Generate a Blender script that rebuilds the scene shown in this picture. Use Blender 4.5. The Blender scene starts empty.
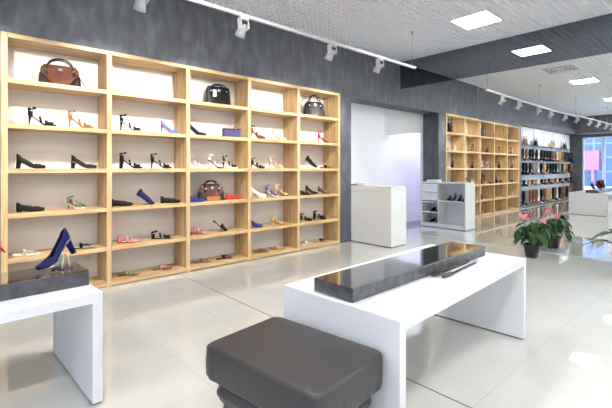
import bpy, math, random
from math import pi, sin, cos, radians as R
from mathutils import Vector, Matrix
C = bpy.context.scene.collection
random.seed(7)
M = 7.33      # mirror plane
YW = 5.003    # shelf wall plane
CH = 3.707    # ceiling

# ------------------------------------------------------------------ materials
MATS = {}
def mat(name, col, rough=.5, metal=0, spec=.5, coat=0, alpha=None, emit=None, estr=0, trans=0, sub=0, bump=0, bscale=60):
    if name in MATS: return MATS[name]
    m = bpy.data.materials.new(name); m.use_nodes = True
    nt = m.node_tree; b = nt.nodes['Principled BSDF']
    b.inputs['Base Color'].default_value = (*col, 1)
    b.inputs['Roughness'].default_value = rough
    b.inputs['Metallic'].default_value = metal
    b.inputs['Specular IOR Level'].default_value = spec
    b.inputs['Coat Weight'].default_value = coat
    b.inputs['Coat Roughness'].default_value = .08
    b.inputs['Transmission Weight'].default_value = trans
    if emit: b.inputs['Emission Color'].default_value = (*emit, 1); b.inputs['Emission Strength'].default_value = estr
    # slight procedural variation of the surface
    tc = nt.nodes.new('ShaderNodeTexCoord'); n = nt.nodes.new('ShaderNodeTexNoise')
    n.inputs['Scale'].default_value = bscale; n.inputs['Detail'].default_value = 3
    nt.links.new(tc.outputs['Object'], n.inputs['Vector'])
    if bump:
        bp = nt.nodes.new('ShaderNodeBump'); bp.inputs['Strength'].default_value = bump; bp.inputs['Distance'].default_value = .01
        nt.links.new(n.outputs['Fac'], bp.inputs['Height']); nt.links.new(bp.outputs['Normal'], b.inputs['Normal'])
    elif not metal and not trans:
        n.inputs['Scale'].default_value = 1.5; n.inputs['Detail'].default_value = 1
        mp = nt.nodes.new('ShaderNodeMapRange'); mp.inputs[3].default_value = max(.02, rough - .015); mp.inputs[4].default_value = rough + .015
        nt.links.new(n.outputs['Fac'], mp.inputs[0]); nt.links.new(mp.outputs[0], b.inputs['Roughness'])
    MATS[name] = m
    return m

def ramp_mat(name, cols, scale, vec=(1,1,1), rough=.5, detail=4, bump=0, spec=.5, coat=0, distort=0, coord='Object', dist=.01):
    if name in MATS: return MATS[name]
    m = bpy.data.materials.new(name); m.use_nodes = True
    nt = m.node_tree; b = nt.nodes['Principled BSDF']
    b.inputs['Roughness'].default_value = rough; b.inputs['Specular IOR Level'].default_value = spec
    b.inputs['Coat Weight'].default_value = coat; b.inputs['Coat Roughness'].default_value = .03
    tc = nt.nodes.new('ShaderNodeTexCoord'); mp = nt.nodes.new('ShaderNodeMapping'); mp.inputs['Scale'].default_value = vec
    n = nt.nodes.new('ShaderNodeTexNoise'); n.inputs['Scale'].default_value = scale; n.inputs['Detail'].default_value = detail
    n.inputs['Distortion'].default_value = distort
    cr = nt.nodes.new('ShaderNodeValToRGB'); e = cr.color_ramp.elements
    e[0].position, e[0].color = cols[0][0], (*cols[0][1], 1)
    e[1].position, e[1].color = cols[-1][0], (*cols[-1][1], 1)
    for p, c in cols[1:-1]:
        x = e.new(p); x.color = (*c, 1)
    L = nt.links.new
    L(tc.outputs[coord], mp.inputs['Vector']); L(mp.outputs[0], n.inputs['Vector']); L(n.outputs['Fac'], cr.inputs[0]); L(cr.outputs[0], b.inputs['Base Color'])
    if bump:
        bp = nt.nodes.new('ShaderNodeBump'); bp.inputs['Strength'].default_value = bump; bp.inputs['Distance'].default_value = dist
        L(n.outputs['Fac'], bp.inputs['Height']); L(bp.outputs['Normal'], b.inputs['Normal'])
    MATS[name] = m
    return m

OAK = [(.3, (.36, .22, .095)), (.5, (.53, .355, .172)), (.7, (.64, .46, .245))]
oak_h = ramp_mat('oak_horizontal_grain', OAK, 3, (.6, 9, 9), .45, 5, distort=.4)
oak_v = ramp_mat('oak_vertical_grain', OAK, 3, (9, 9, .6), .45, 5, distort=.4)
plaster = ramp_mat('dark_streaked_plaster', [(.3, (.055, .059, .070)), (.52, (.080, .085, .100)), (.78, (.145, .15, .165))], 3.4, (2.4, 2.4, .9), .55, 12, bump=.3, distort=.2)
white = mat('white_laminate', (.77, .78, .80), .28)
white_wall = mat('white_wall_paint', (.80, .81, .82), .6)
cream = ramp_mat('cream_back_board', [(.35, (.70, .675, .64)), (.65, (.76, .735, .70))], 2, (.5, 4, 7), .5, 3)
ceil_mat = mat('ceiling_lattice_white', (.93, .93, .94), .5)
void_mat = mat('ceiling_void_grey', (.72, .72, .75), .8)
black_gloss = mat('black_gloss_lacquer', (.012, .012, .014), .04, spec=.9, coat=1)
steel = mat('brushed_steel', (.6, .6, .62), .3, 1)
chrome = mat('chrome', (.8, .8, .8), .12, 1)
lamp_grey = mat('lamp_silver_grey', (.36, .37, .40), .4)
lamp_beige = mat('lamp_beige_plate', (.60, .55, .50), .5)
black_plastic = mat('black_plastic', (.02, .02, .022), .4)
dark_gap = mat('dark_joint', (.10, .10, .10), .6)

def stone_mat():
    return ramp_mat('dark_grey_stone_side', [(.35, (.045, .048, .055)), (.7, (.085, .09, .10))], 18, (1, 1, 1), .22, 6, spec=.5)
def mirror_material(name, col, rough=0):
    m = bpy.data.materials.new(name); m.use_nodes = True
    nt = m.node_tree; nt.nodes.remove(nt.nodes['Principled BSDF'])
    g = nt.nodes.new('ShaderNodeBsdfGlossy'); g.inputs['Color'].default_value = (*col, 1); g.inputs['Roughness'].default_value = rough
    nt.links.new(g.outputs[0], nt.nodes['Material Output'].inputs[0]); return m
mirror_mat = mirror_material('silver_mirror', (.90, .925, .91))
tint_mat = mirror_material('dark_tinted_mirror', (.20, .225, .26))
def glass_material(name, tint=(.95, .98, 1), refl=.08):
    m = bpy.data.materials.new(name); m.use_nodes = True
    nt = m.node_tree; nt.nodes.remove(nt.nodes['Principled BSDF'])
    t = nt.nodes.new('ShaderNodeBsdfTransparent'); t.inputs[0].default_value = (*tint, 1)
    g = nt.nodes.new('ShaderNodeBsdfGlossy'); g.inputs['Roughness'].default_value = .02
    fr = nt.nodes.new('ShaderNodeLayerWeight'); fr.inputs[0].default_value = refl * 3
    mx = nt.nodes.new('ShaderNodeMixShader')
    L = nt.links.new; L(fr.outputs['Fresnel'], mx.inputs[0]); L(t.outputs[0], mx.inputs[1]); L(g.outputs[0], mx.inputs[2]); L(mx.outputs[0], nt.nodes['Material Output'].inputs[0])
    return m
pane_mat = glass_material('window_glass')
acrylic = glass_material('clear_acrylic', (.93, .95, .96), .2)
panel_emit = mat('light_panel_diffuser', (.9, .9, .9), .5, emit=(1, .99, .97), estr=38)

def floor_material():
    m = bpy.data.materials.new('polished_white_tiles'); m.use_nodes = True
    nt = m.node_tree; b = nt.nodes['Principled BSDF']; L = nt.links.new
    tc = nt.nodes.new('ShaderNodeTexCoord'); sp = nt.nodes.new('ShaderNodeSeparateXYZ'); L(tc.outputs['Object'], sp.inputs[0])
    def line(out, off, pitch, w):
        a = nt.nodes.new('ShaderNodeMath'); a.operation = 'SUBTRACT'; L(out, a.inputs[0]); a.inputs[1].default_value = off
        p = nt.nodes.new('ShaderNodeMath'); p.operation = 'PINGPONG'; L(a.outputs[0], p.inputs[0]); p.inputs[1].default_value = pitch / 2
        c = nt.nodes.new('ShaderNodeMath'); c.operation = 'LESS_THAN'; L(p.outputs[0], c.inputs[0]); c.inputs[1].default_value = w
        return c.outputs[0]
    a = line(sp.outputs[0], 1.25, .615, .0017); c = line(sp.outputs[1], 1.06, .6, .0017)
    mx = nt.nodes.new('ShaderNodeMath'); mx.operation = 'MAXIMUM'; L(a, mx.inputs[0]); L(c, mx.inputs[1])
    n = nt.nodes.new('ShaderNodeTexNoise'); n.inputs['Scale'].default_value = 1.3; n.inputs['Detail'].default_value = 5; L(tc.outputs['Object'], n.inputs['Vector'])
    cr = nt.nodes.new('ShaderNodeValToRGB'); L(n.outputs['Fac'], cr.inputs[0])
    cr.color_ramp.elements[0].position = .35; cr.color_ramp.elements[0].color = (.60, .61, .57, 1)
    cr.color_ramp.elements[1].position = .7; cr.color_ramp.elements[1].color = (.67, .68, .65, 1)
    mc = nt.nodes.new('ShaderNodeMix'); mc.data_type = 'RGBA'; L(mx.outputs[0], mc.inputs[0]); L(cr.outputs[0], mc.inputs[6]); mc.inputs[7].default_value = (.47, .47, .44, 1)
    L(mc.outputs[2], b.inputs['Base Color'])
    b.inputs['Roughness'].default_value = .045; b.inputs['Specular IOR Level'].default_value = .9
    b.inputs['Coat Weight'].default_value = .8; b.inputs['Coat Roughness'].default_value = .02
    return m
floor_mat = floor_material()

# ------------------------------------------------------------------ mesh helpers
class MB:
    def __init__(s): s.v = []; s.f = []; s.mi = []; s.cur = 0
    def add(s, vs, fs):
        o = len(s.v); s.v += [tuple(v) for v in vs]; s.f += [tuple(i + o for i in f) for f in fs]; s.mi += [s.cur] * len(fs); return s
    def box(s, x0, x1, y0, y1, z0, z1, m=None):
        vs = [Vector((x, y, z)) for z in (z0, z1) for y in (y0, y1) for x in (x0, x1)]
        if m: vs = [m @ v for v in vs]
        return s.add(vs, [(0,2,3,1),(4,5,7,6),(0,1,5,4),(2,6,7,3),(0,4,6,2),(1,3,7,5)])
    def grid(s, rows, close=False):
        n = len(rows[0]); vs = [p for r in rows for p in r]; fs = []
        for i in range(len(rows) - 1):
            for j in range(n if close else n - 1):
                k = (j + 1) % n
                fs.append((i*n + j, i*n + k, (i+1)*n + k, (i+1)*n + j))
        return s.add(vs, fs)
    def tube(s, pts, r, n=8, caps=True, flat=1.0):
        pts = [Vector(p) for p in pts]; rr = r if isinstance(r, (list, tuple)) else [r] * len(pts)
        rows = []; up = Vector((0, 0, 1))
        for i, p in enumerate(pts):
            t = (pts[min(i+1, len(pts)-1)] - pts[max(i-1, 0)]).normalized()
            if abs(t.dot(up)) > .95: up = Vector((1, 0, 0)) if abs(t.x) < .9 else Vector((0, 1, 0))
            a = t.cross(up).normalized(); b = a.cross(t).normalized(); up = b
            rows.append([p + a * cos(2*pi*k/n) * rr[i] + b * sin(2*pi*k/n) * rr[i] * flat for k in range(n)])
        s.grid(rows, True)
        if caps:
            o = len(s.v) - len(rows) * n
            s.f.append(tuple(o + k for k in range(n))[::-1]); s.f.append(tuple(o + (len(rows)-1)*n + k for k in range(n))); s.mi += [s.cur] * 2
        return s
    def lathe(s, prof, n=20, c=(0, 0), m=None):
        rows = []
        for r, z in prof:
            row = [Vector((c[0] + r*cos(2*pi*k/n), c[1] + r*sin(2*pi*k/n), z)) for k in range(n)]
            rows.append([m @ v for v in row] if m else row)
        s.grid(rows, True); o = len(s.v) - len(rows)*n
        s.f.append(tuple(o + k for k in range(n))[::-1]); s.f.append(tuple(o + (len(rows)-1)*n + k for k in range(n))); s.mi += [s.cur] * 2
        return s
    def build(s, name, m, parent=None, smooth=False, bevel=0, solid=0, loc=None, sub=0):
        me = bpy.data.meshes.new(name); me.from_pydata(s.v, [], s.f)
        for q in (m if isinstance(m, (list, tuple)) else [m]): me.materials.append(q)
        me.polygons.foreach_set('material_index', s.mi)
        if smooth: me.polygons.foreach_set('use_smooth', [True] * len(me.polygons))
        me.update()
        o = bpy.data.objects.new(name, me); C.objects.link(o)
        if parent: o.parent = parent
        if loc: o.location = loc
        if bevel:
            b = o.modifiers.new('bevel', 'BEVEL'); b.width = bevel; b.segments = 2; b.limit_method = 'ANGLE'
        if solid:
            b = o.modifiers.new('solid', 'SOLIDIFY'); b.thickness = solid; b.offset = 0
        if sub:
            b = o.modifiers.new('sub', 'SUBSURF'); b.levels = b.render_levels = sub
        return o

def tag(o, label, cat, group=None, kind=None):
    if label: o['label'] = label
    if cat: o['category'] = cat
    if group: o['group'] = group
    if kind: o['kind'] = kind
    return o
def empty(name, loc, label, cat, rz=0, group=None):
    o = bpy.data.objects.new(name, None); C.objects.link(o); o.location = loc; o.rotation_euler = (0, 0, rz); o.empty_display_size = .1
    return tag(o, label, cat, group)
def struct(name, mb, m, parent=None, **k):
    o = mb.build(name, m, parent, **k)
    if not parent: o['kind'] = 'structure'
    return o
def copy_tree(src, loc, rz=None, label=None, group=None):
    r = src.copy(); C.objects.link(r); r.location = loc
    if rz is not None: r.rotation_euler = (0, 0, rz)
    if label: r['label'] = label
    if group: r['group'] = group
    for ch in list(src.children):
        c = ch.copy(); C.objects.link(c); c.parent = r
        for g in list(ch.children):
            d = g.copy(); C.objects.link(d); d.parent = c
    return r

# ------------------------------------------------------------------ the room
XL, XR = -7.4, 11.0
YB = -3.6
YH = 5.45     # back of the alcove
struct('floor', MB().box(XL - .1, XR, YB - .1, 5.7, -.1, 0), floor_mat)
f = MB()
f.box(2.257, 2.266, 1.0, 4.99, 0, .0012)
struct('trim_1', f, dark_gap)
# shelf wall: pieces round the shelving and the alcove opening
w = MB(); W2 = 5.023
w.box(.15, .396, W2, 5.6, 0, CH + .06)                    # beyond the left end of the shelving
w.box(.396, 5.379, W2, 5.6, 2.779, CH + .06)               # above the shelving
w.box(.396, 5.379, 5.42, 5.6, 0, 2.779)              # behind the shelving
w.box(5.379, 5.712, W2, YH, 0, CH)
w.box(5.712, 7.33, W2, YH, 2.755, CH + .06)
struct('wall_left', w, plaster)
w = MB(); w.box(5.379, 10.6, YH, 5.6, 0, CH)
struct('wall_alcove', w, white_wall)
w = MB(); w.box(5.379 + .34, 10.6, YH - .012, YH, 0, .087)
struct('baseboard_alcove', w, mat('baseboard_grey', (.42, .42, .50), .4))
# wall behind the mirror with the passage opening next to the shelf wall
w = MB(); w.box(M + .012, M + .16, YB, 4.53, 0, CH + .06); w.box(M + .012, M + .16, 4.53, YH, 2.15, CH + .06)
struct('wall_right', w, white_wall)
w = MB(); w.box(10.5, 10.6, 4.4, YH, 0, 2.8); w.box(M + .16, 10.5, 4.38, 4.48, 0, 2.8); w.box(M + .16, 10.5, 4.48, YH, 2.7, 2.8)
struct('wall_passage', w, white_wall)
# boots section wall, further left (seen in the mirror)
w = MB(); w.box(XL, .15, 5.46, 5.6, 0, CH + .06); w.box(XL, .15, 5.05, 5.46, 2.95, CH + .06)
struct('wall_boot_section', w, plaster)
w = MB()
w.box(XL, XR - .4, YB - .1, YB, 0, CH)
struct('wall_back', w, white_wall)
# street side: windows
w = MB()
w.box(XL - .15, XL, YB, 5.5, 2.82, CH); w.box(XL - .15, XL, YB, 5.5, 0, .34); w.box(XL - .15, XL, 4.95, 5.5, .34, 2.82)
struct('wall_front', w, plaster)
w = MB(); w.box(XL, -6.55, YB, 5.05, 2.95, CH)
struct('wall_bulkhead', w, plaster)
fr = mat('window_frame_white', (.80, .80, .82), .4)
ys = [4.95, 4.15, 3.1, 2.05, 1.0, -.05, -1.1, -2.15, YB]
for i in range(len(ys) - 1):
    a, b = ys[i+1], ys[i]
    k = MB(); t = .05; x0, x1 = XL - .12, XL - .03
    k.box(x0, x1, a, a + t, .34, 2.82); k.box(x0, x1, b - t, b, .34, 2.82); k.box(x0, x1, a + t, b - t, .34, .34 + t); k.box(x0, x1, a + t, b - t, 2.82 - t, 2.82)
    wo = struct('window_%d' % (i + 1), k, fr)
    g = MB(); g.box(XL - .08, XL - .072, a + t, b - t, .34 + t, 2.82 - t); g.build('window_pane', pane_mat, wo)
# ceiling: open-cell lattice under a grey void
c = MB(); p = .1
x = -6.55
while x < M - .02: c.box(x, x + .012, YB, 5.0, CH, CH + .04); x += p
y = YB
while y < 5.0: c.box(-6.55, M - .001, y, y + .012, CH + .001, CH + .039); y += p
c.box(M - .011, M - .0005, YB, 5.0, CH - .001, CH + .04)
c.box(-6.55, M, 4.985, 5.02, CH - .005, CH + .04)
c.cur = 1
c.box(-6.6, M + .2, YB, 5.6, CH + .05, CH + .15)
struct('ceiling', c, [ceil_mat, void_mat])

# outside, seen through the windows
struct('exterior_ground', MB().box(-60, XL - .16, -40, 45, -.35, -.3), mat('paving_outside', (.42, .45, .5), .8))
b = MB(); b.box(-34, -30, -30, 40, -.3, 7.5)
struct('exterior_building_base', b, mat('facade_blue_glass', (.035, .06, .12), .3))
b = MB()
for i in range(36): b.box(-30.05, -29.9, -30 + i*2.05, -29.82 + i*2.05, -.3, 7.5)
for z in (1.0, 2.3, 3.6): b.box(-30.06, -29.92, -30, 40, z, z + .14)
struct('exterior_building_frame', b, mat('facade_frame', (.11, .14, .20), .5))
b = MB(); b.box(-29.8, -29.6, 8.6, 10.9, 1.2, 3.0); b.box(-29.75, -29.65, 9.0, 9.2, -.3, 1.2); b.box(-29.75, -29.65, 10.3, 10.5, -.3, 1.2)
tag(b.build('billboard', mat('poster_pink', (.35, .08, .17), .6)), 'pink billboard on the building across the street', 'billboard')

# ------------------------------------------------------------------ mirror
mr = empty('wall_mirror', (M, 2.4, 0), 'tall frameless wall mirror with a dark tinted top band reflecting the shop', 'mirror')
def mpart(name, y0, y1, z0, z1, m, tilt=0):
    k = MB(); k.box(0, .01, y0 - y1, 0, z0, z1)
    o = k.build(name, m, mr); o.location = (0, y1 - 2.4, 0); o.rotation_euler = (0, 0, tilt); return o
mpart('mirror_pane', 3.318, 4.53, 0.008, 3.12, mirror_mat)
mpart('mirror_pane', YB, 3.314, 0.008, 3.12, mirror_mat, R(0.2))
k = MB(); k.box(0, .01, 4.531 - 5.449, 0, 2.15, 2.754); k.box(0, .01, 4.531 - 5.449, 5.03 - 5.449, 2.7545, 3.1204)
o = k.build('mirror_header', mirror_mat, mr); o.location = (0, 5.449 - 2.4, 0)
mpart('tinted_band', YB, 5.03, 3.1205, CH + .045, tint_mat)
k = MB(); k.box(-.004, .012, YB - 2.4, 4.53 - 2.4, 0, .008); k.build('bottom_rail', mat('rail_blue_green', (.32, .42, .46), .3), mr)

# ------------------------------------------------------------------ display shelving
SX, BW, ST = .424, .986, 2.776; N = 5; RP = ST / 6 * .9975
bt = .046
sh = empty('display_shelf', (SX, YW, 0), 'wall of oak open shelving with five bays and six rows set into the dark wall', 'shelf')
k = MB(); k.box(0, N*BW, .385, .405, .0, ST - .005); k.build('back_panel', cream, sh)
for i in range(N + 1):
    k = MB(); xx = i * BW; k.box(xx - .028, xx + .028, 0, .385, 0, ST); k.build('upright', oak_v, sh, bevel=.0015)
for i in range(N):
    for r in range(7):
        z1 = ST - r*RP if r < 6 else bt + .012
        k = MB(); k.box(i*BW + .0285, (i+1)*BW - .0285, .002, .384, z1 - bt, z1); k.build('shelf_board', oak_h, sh, bevel=.0015)
def shelf_z(row):   # top surface of the board that row (1 = top row) stands on
    return ST - row*RP if row < 6 else bt + .012

# ------------------------------------------------------------------ shoes
def col(c): return tuple(c)
COL = dict(black=(.005, .005, .0055), tan=(.30, .14, .05), white=(.78, .77, .75), red=(.45, .03, .025), blue=(.02, .06, .26), navy=(.010, .009, .075),
           brown=(.17, .075, .035), nude=(.66, .42, .28), pink=(.55, .22, .24), green=(.16, .24, .10), gold=(.52, .32, .10), grey=(.22, .2, .19),
           beige=(.55, .42, .28), purple=(.11, .06, .20), skyblue=(.05, .14, .45), silver=(.6, .6, .62), cream=(.80, .74, .62), cork=(.42, .26, .13), magenta=(.42, .04, .14), royal=(.025, .03, .19))
def leather(c): 
    return mat('leather_' + c, COL[c], .48, spec=.16) if c != 'silver' else mat('leather_silver', COL[c], .25, 1)

def prof(h, L, plat=0.0):
    """centre line height of the sole and half width at parameter s (0 heel, 1 toe)"""
    def z(s):
        if s > .68: return plat + .007 + .035 * max(0, s - .78)**1.5
        t = 1 - s/.68
        return plat + .007 + h * (3*t*t - 2*t*t*t if t < 1 else 1)
    def w(s):
        pts = [(0, .012), (.03, .021), (.12, .028), (.35, .024), (.55, .034), (.68, .040), (.8, .036), (.92, .022), (.98, .010), (1, .003)]
        for (a, p), (b, q) in zip(pts, pts[1:]):
            if s <= b: return p + (q - p) * (s - a) / (b - a)
        return .003
    def x(s): return L * s - (h * .10) * (1 - s)
    return x, z, w
def make_shoe(kind, main, second, h, label, loc, rz, group=None, pitch=0, stand=False, L=.235, sole='grey', name=None, width=1):
    """kind: pump, strap_heel, flat, sandal, thong, mule"""
    plat = .014 if 'platform' in kind or (kind == 'strap' and h > .08) else .0
    kd = kind.replace('platform_', '')
    x, z, w0 = prof(h, L, plat)
    w = lambda s: w0(s) * width
    nm = name or {'pump': 'high_heel_pump' if h > .03 else 'flat_shoe', 'strap': 'strappy_heel' if h > .03 else 'strappy_sandal', 'thong': 'thong_sandal', 'mule': 'mule', 'loafer': 'loafer'}[kd]
    root = empty(nm, loc, label, 'shoe' if kd in ('pump', 'loafer', 'mule') else 'sandal', rz, group)
    if pitch: root.rotation_euler = (0, pitch, rz)
    S = [0, .02, .05, .1, .16, .24, .32, .4, .48, .56, .63, .7, .77, .84, .9, .95, .98, 1]
    m1, m2, ms = leather(main), leather(second), leather(sole)
    # sole: a thin plate, thicker under a platform
    k = MB(); rows = []
    for s in S:
        th = .008 + .005 * (1 if s < .55 else 0) + (plat * min(1, max(0, (s - .45) / .15)) if plat else 0)
        th = min(th, z(s) - .0003)
        rows.append([Vector((x(s), -w(s), z(s))), Vector((x(s), w(s), z(s))), Vector((x(s), w(s)*.97, z(s) - th)), Vector((x(s), -w(s)*.97, z(s) - th))])
    k.grid(rows, True); o_ = len(k.v) - len(rows)*4; k.f.append((o_, o_+1, o_+2, o_+3)); k.mi.append(0)
    k.build('sole', ms, root, smooth=False)
    k = MB(); k.grid([[Vector((x(s), -w(s)*.9, z(s) + .0012)), Vector((x(s), w(s)*.9, z(s) + .0012))] for s in S]); k.build('insole', m2, root, smooth=True)
    # heel
    zt = z(.07) - .003
    if h > .03:
        block = 'block' in (group or '') or second == 'block'
        r0, r1 = (.026, .019) if width > 1.09 else (.019, .0055)
        k = MB(); rows = []
        for t in (0, .15, .35, .6, 1):
            rr = r1 + (r0 - r1) * (1 - t)**2.2
            cx = x(.09) - .006 * t - (r0 - rr) * .55
            rows.append([Vector((cx + rr*cos(2*pi*j/12), rr*.95*sin(2*pi*j/12), zt*(1 - t))) for j in range(12)])
        k.grid(rows, True); o_ = len(k.v) - 12; k.f.append(tuple(o_ + j for j in range(12))); k.mi.append(0)
        k.build('heel', m1 if main not in ('skyblue',) else leather('red'), root, smooth=True)
    elif zt > .004:
        k = MB(); k.tube([(x(.1), 0, zt), (x(.1), 0, 0)], [.024, .023], 12); k.build('heel', ms, root)
    # upper
    def shell(s0, s1, rim, name, m, open_back=False):
        k = MB()
        SS = [s for s in [i/30 for i in range(31)] if s0 <= s <= s1]
        for side in (-1, 1):
            rows = []
            for s in SS:
                H = .060 if s < .5 else .060 - .036 * ((s - .5)/.5)**.8
                H = max(H, .014)
                if s < .15: H = .066 if kd != 'strap' else .046
                f = rim(s); row = []
                for j in range(9):
                    a = f * j/8 * pi/2
                    row.append(Vector((x(s), side * w(s) * (cos(a) if a < pi/2 else 0) * (1 - .08*sin(a)), z(s) + H * sin(a))))
                rows.append(row)
            k.grid(rows)
        k.build(name, m, root, smooth=True, solid=.0022)
    if kd == 'pump':
        shell(0, 1, lambda s: 1 if s > .70 or s < .034 else (.52 + .48 * ((s - .60)/.10 if s > .60 else 0) if s > .18 else .52 + .4 * (1 - s/.18)), 'upper', m1)
    elif kd == 'loafer':
        shell(0, 1, lambda s: 1 if s > .56 or s < .034 else .62 if s > .15 else .85, 'upper', m1)
        k = MB(); rows = []
        for s in (.66, .72):
            rows.append([Vector((x(s), w(s)*1.04*cos(a), z(s) + .046*sin(a))) for a in [pi*j/10 for j in range(11)]])
        k.grid(rows); k.build('saddle_strap', m1, root, smooth=True, solid=.003)
    elif kd == 'mule':
        shell(.5, 1, lambda s: 1, 'upper', m1)
    def band(s, hh, bw, name, m, ds=0):
        k = MB(); rows = []
        for d in (-bw/2, bw/2):
            rows.append([Vector((x(s) + d + ds*sin(a), w(s)*1.03*cos(a), z(s) - .002 + hh*sin(a))) for a in [pi*j/12 for j in range(13)]])
        k.grid(rows); k.build(name, m, root, smooth=True, solid=.0025)
    if kd == 'strap':
        band(.80, .030, .050, 'strap', m1); band(.66, .046, .024, 'strap', m1, -.004); band(.47, .064, .018, 'strap', m1, -.014)
        # heel cup and ankle strap
        shell(0, .17, lambda s: 1 if s < .034 else .95 - s*1.5, 'heel_cup', m1)
        k = MB(); zc = z(.08) + .066; rows = []
        for d in (-.009, .009):
            rows.append([Vector((x(.14) + .036*cos(a), .029*sin(a), zc + d + .008*cos(a))) for a in [2*pi*j/20 for j in range(20)]])
        k.grid(rows, True); k.build('ankle_strap', m1, root, smooth=True, solid=.0025)
        k = MB(); k.box(x(.14) - .004, x(.14) + .008, -.034, -.029, zc - .006, zc + .008); k.build('buckle', chrome, root)
    if kd == 'thong':
        k = MB()
        for sd in (-1, 1):
            pts = [Vector((x(.84), 0, z(.84) + .004))] + [Vector((x(.84 - .4*t), sd * w(.5) * t**.8 * 1.02, z(.84 - .4*t) + .030*sin(pi*min(t*.75 + .08, 1)))) for t in (.15, .35, .6, .8, 1)]
            k.tube(pts, .0085, 6, flat=.6)
        k.build('strap', m1, root, smooth=True)
        band(.45, .050, .026, 'strap', m1, -.008)
    if kd in ('pump',) and second in ('red', 'magenta') and main == 'black' or (group or '').startswith('bow'):
        k = MB()
        for sd in (-1, 1):
            k.add([(x(.8), 0, z(.8)+.032), (x(.8)+.008, sd*.02, z(.8)+.042), (x(.8)-.008, sd*.024, z(.8)+.038), (x(.8)-.006, sd*.02, z(.8)+.030)], [(0,1,2,3)])
        k.build('bow', leather(second) if second in ('red', 'magenta') else m1, root, solid=.005)
    return root

ROWN = ['', 'top', 'second', 'third', 'fourth', 'fifth', 'bottom']; BAYN = ['', 'leftmost', 'second', 'middle', 'fourth', 'rightmost']
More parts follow.
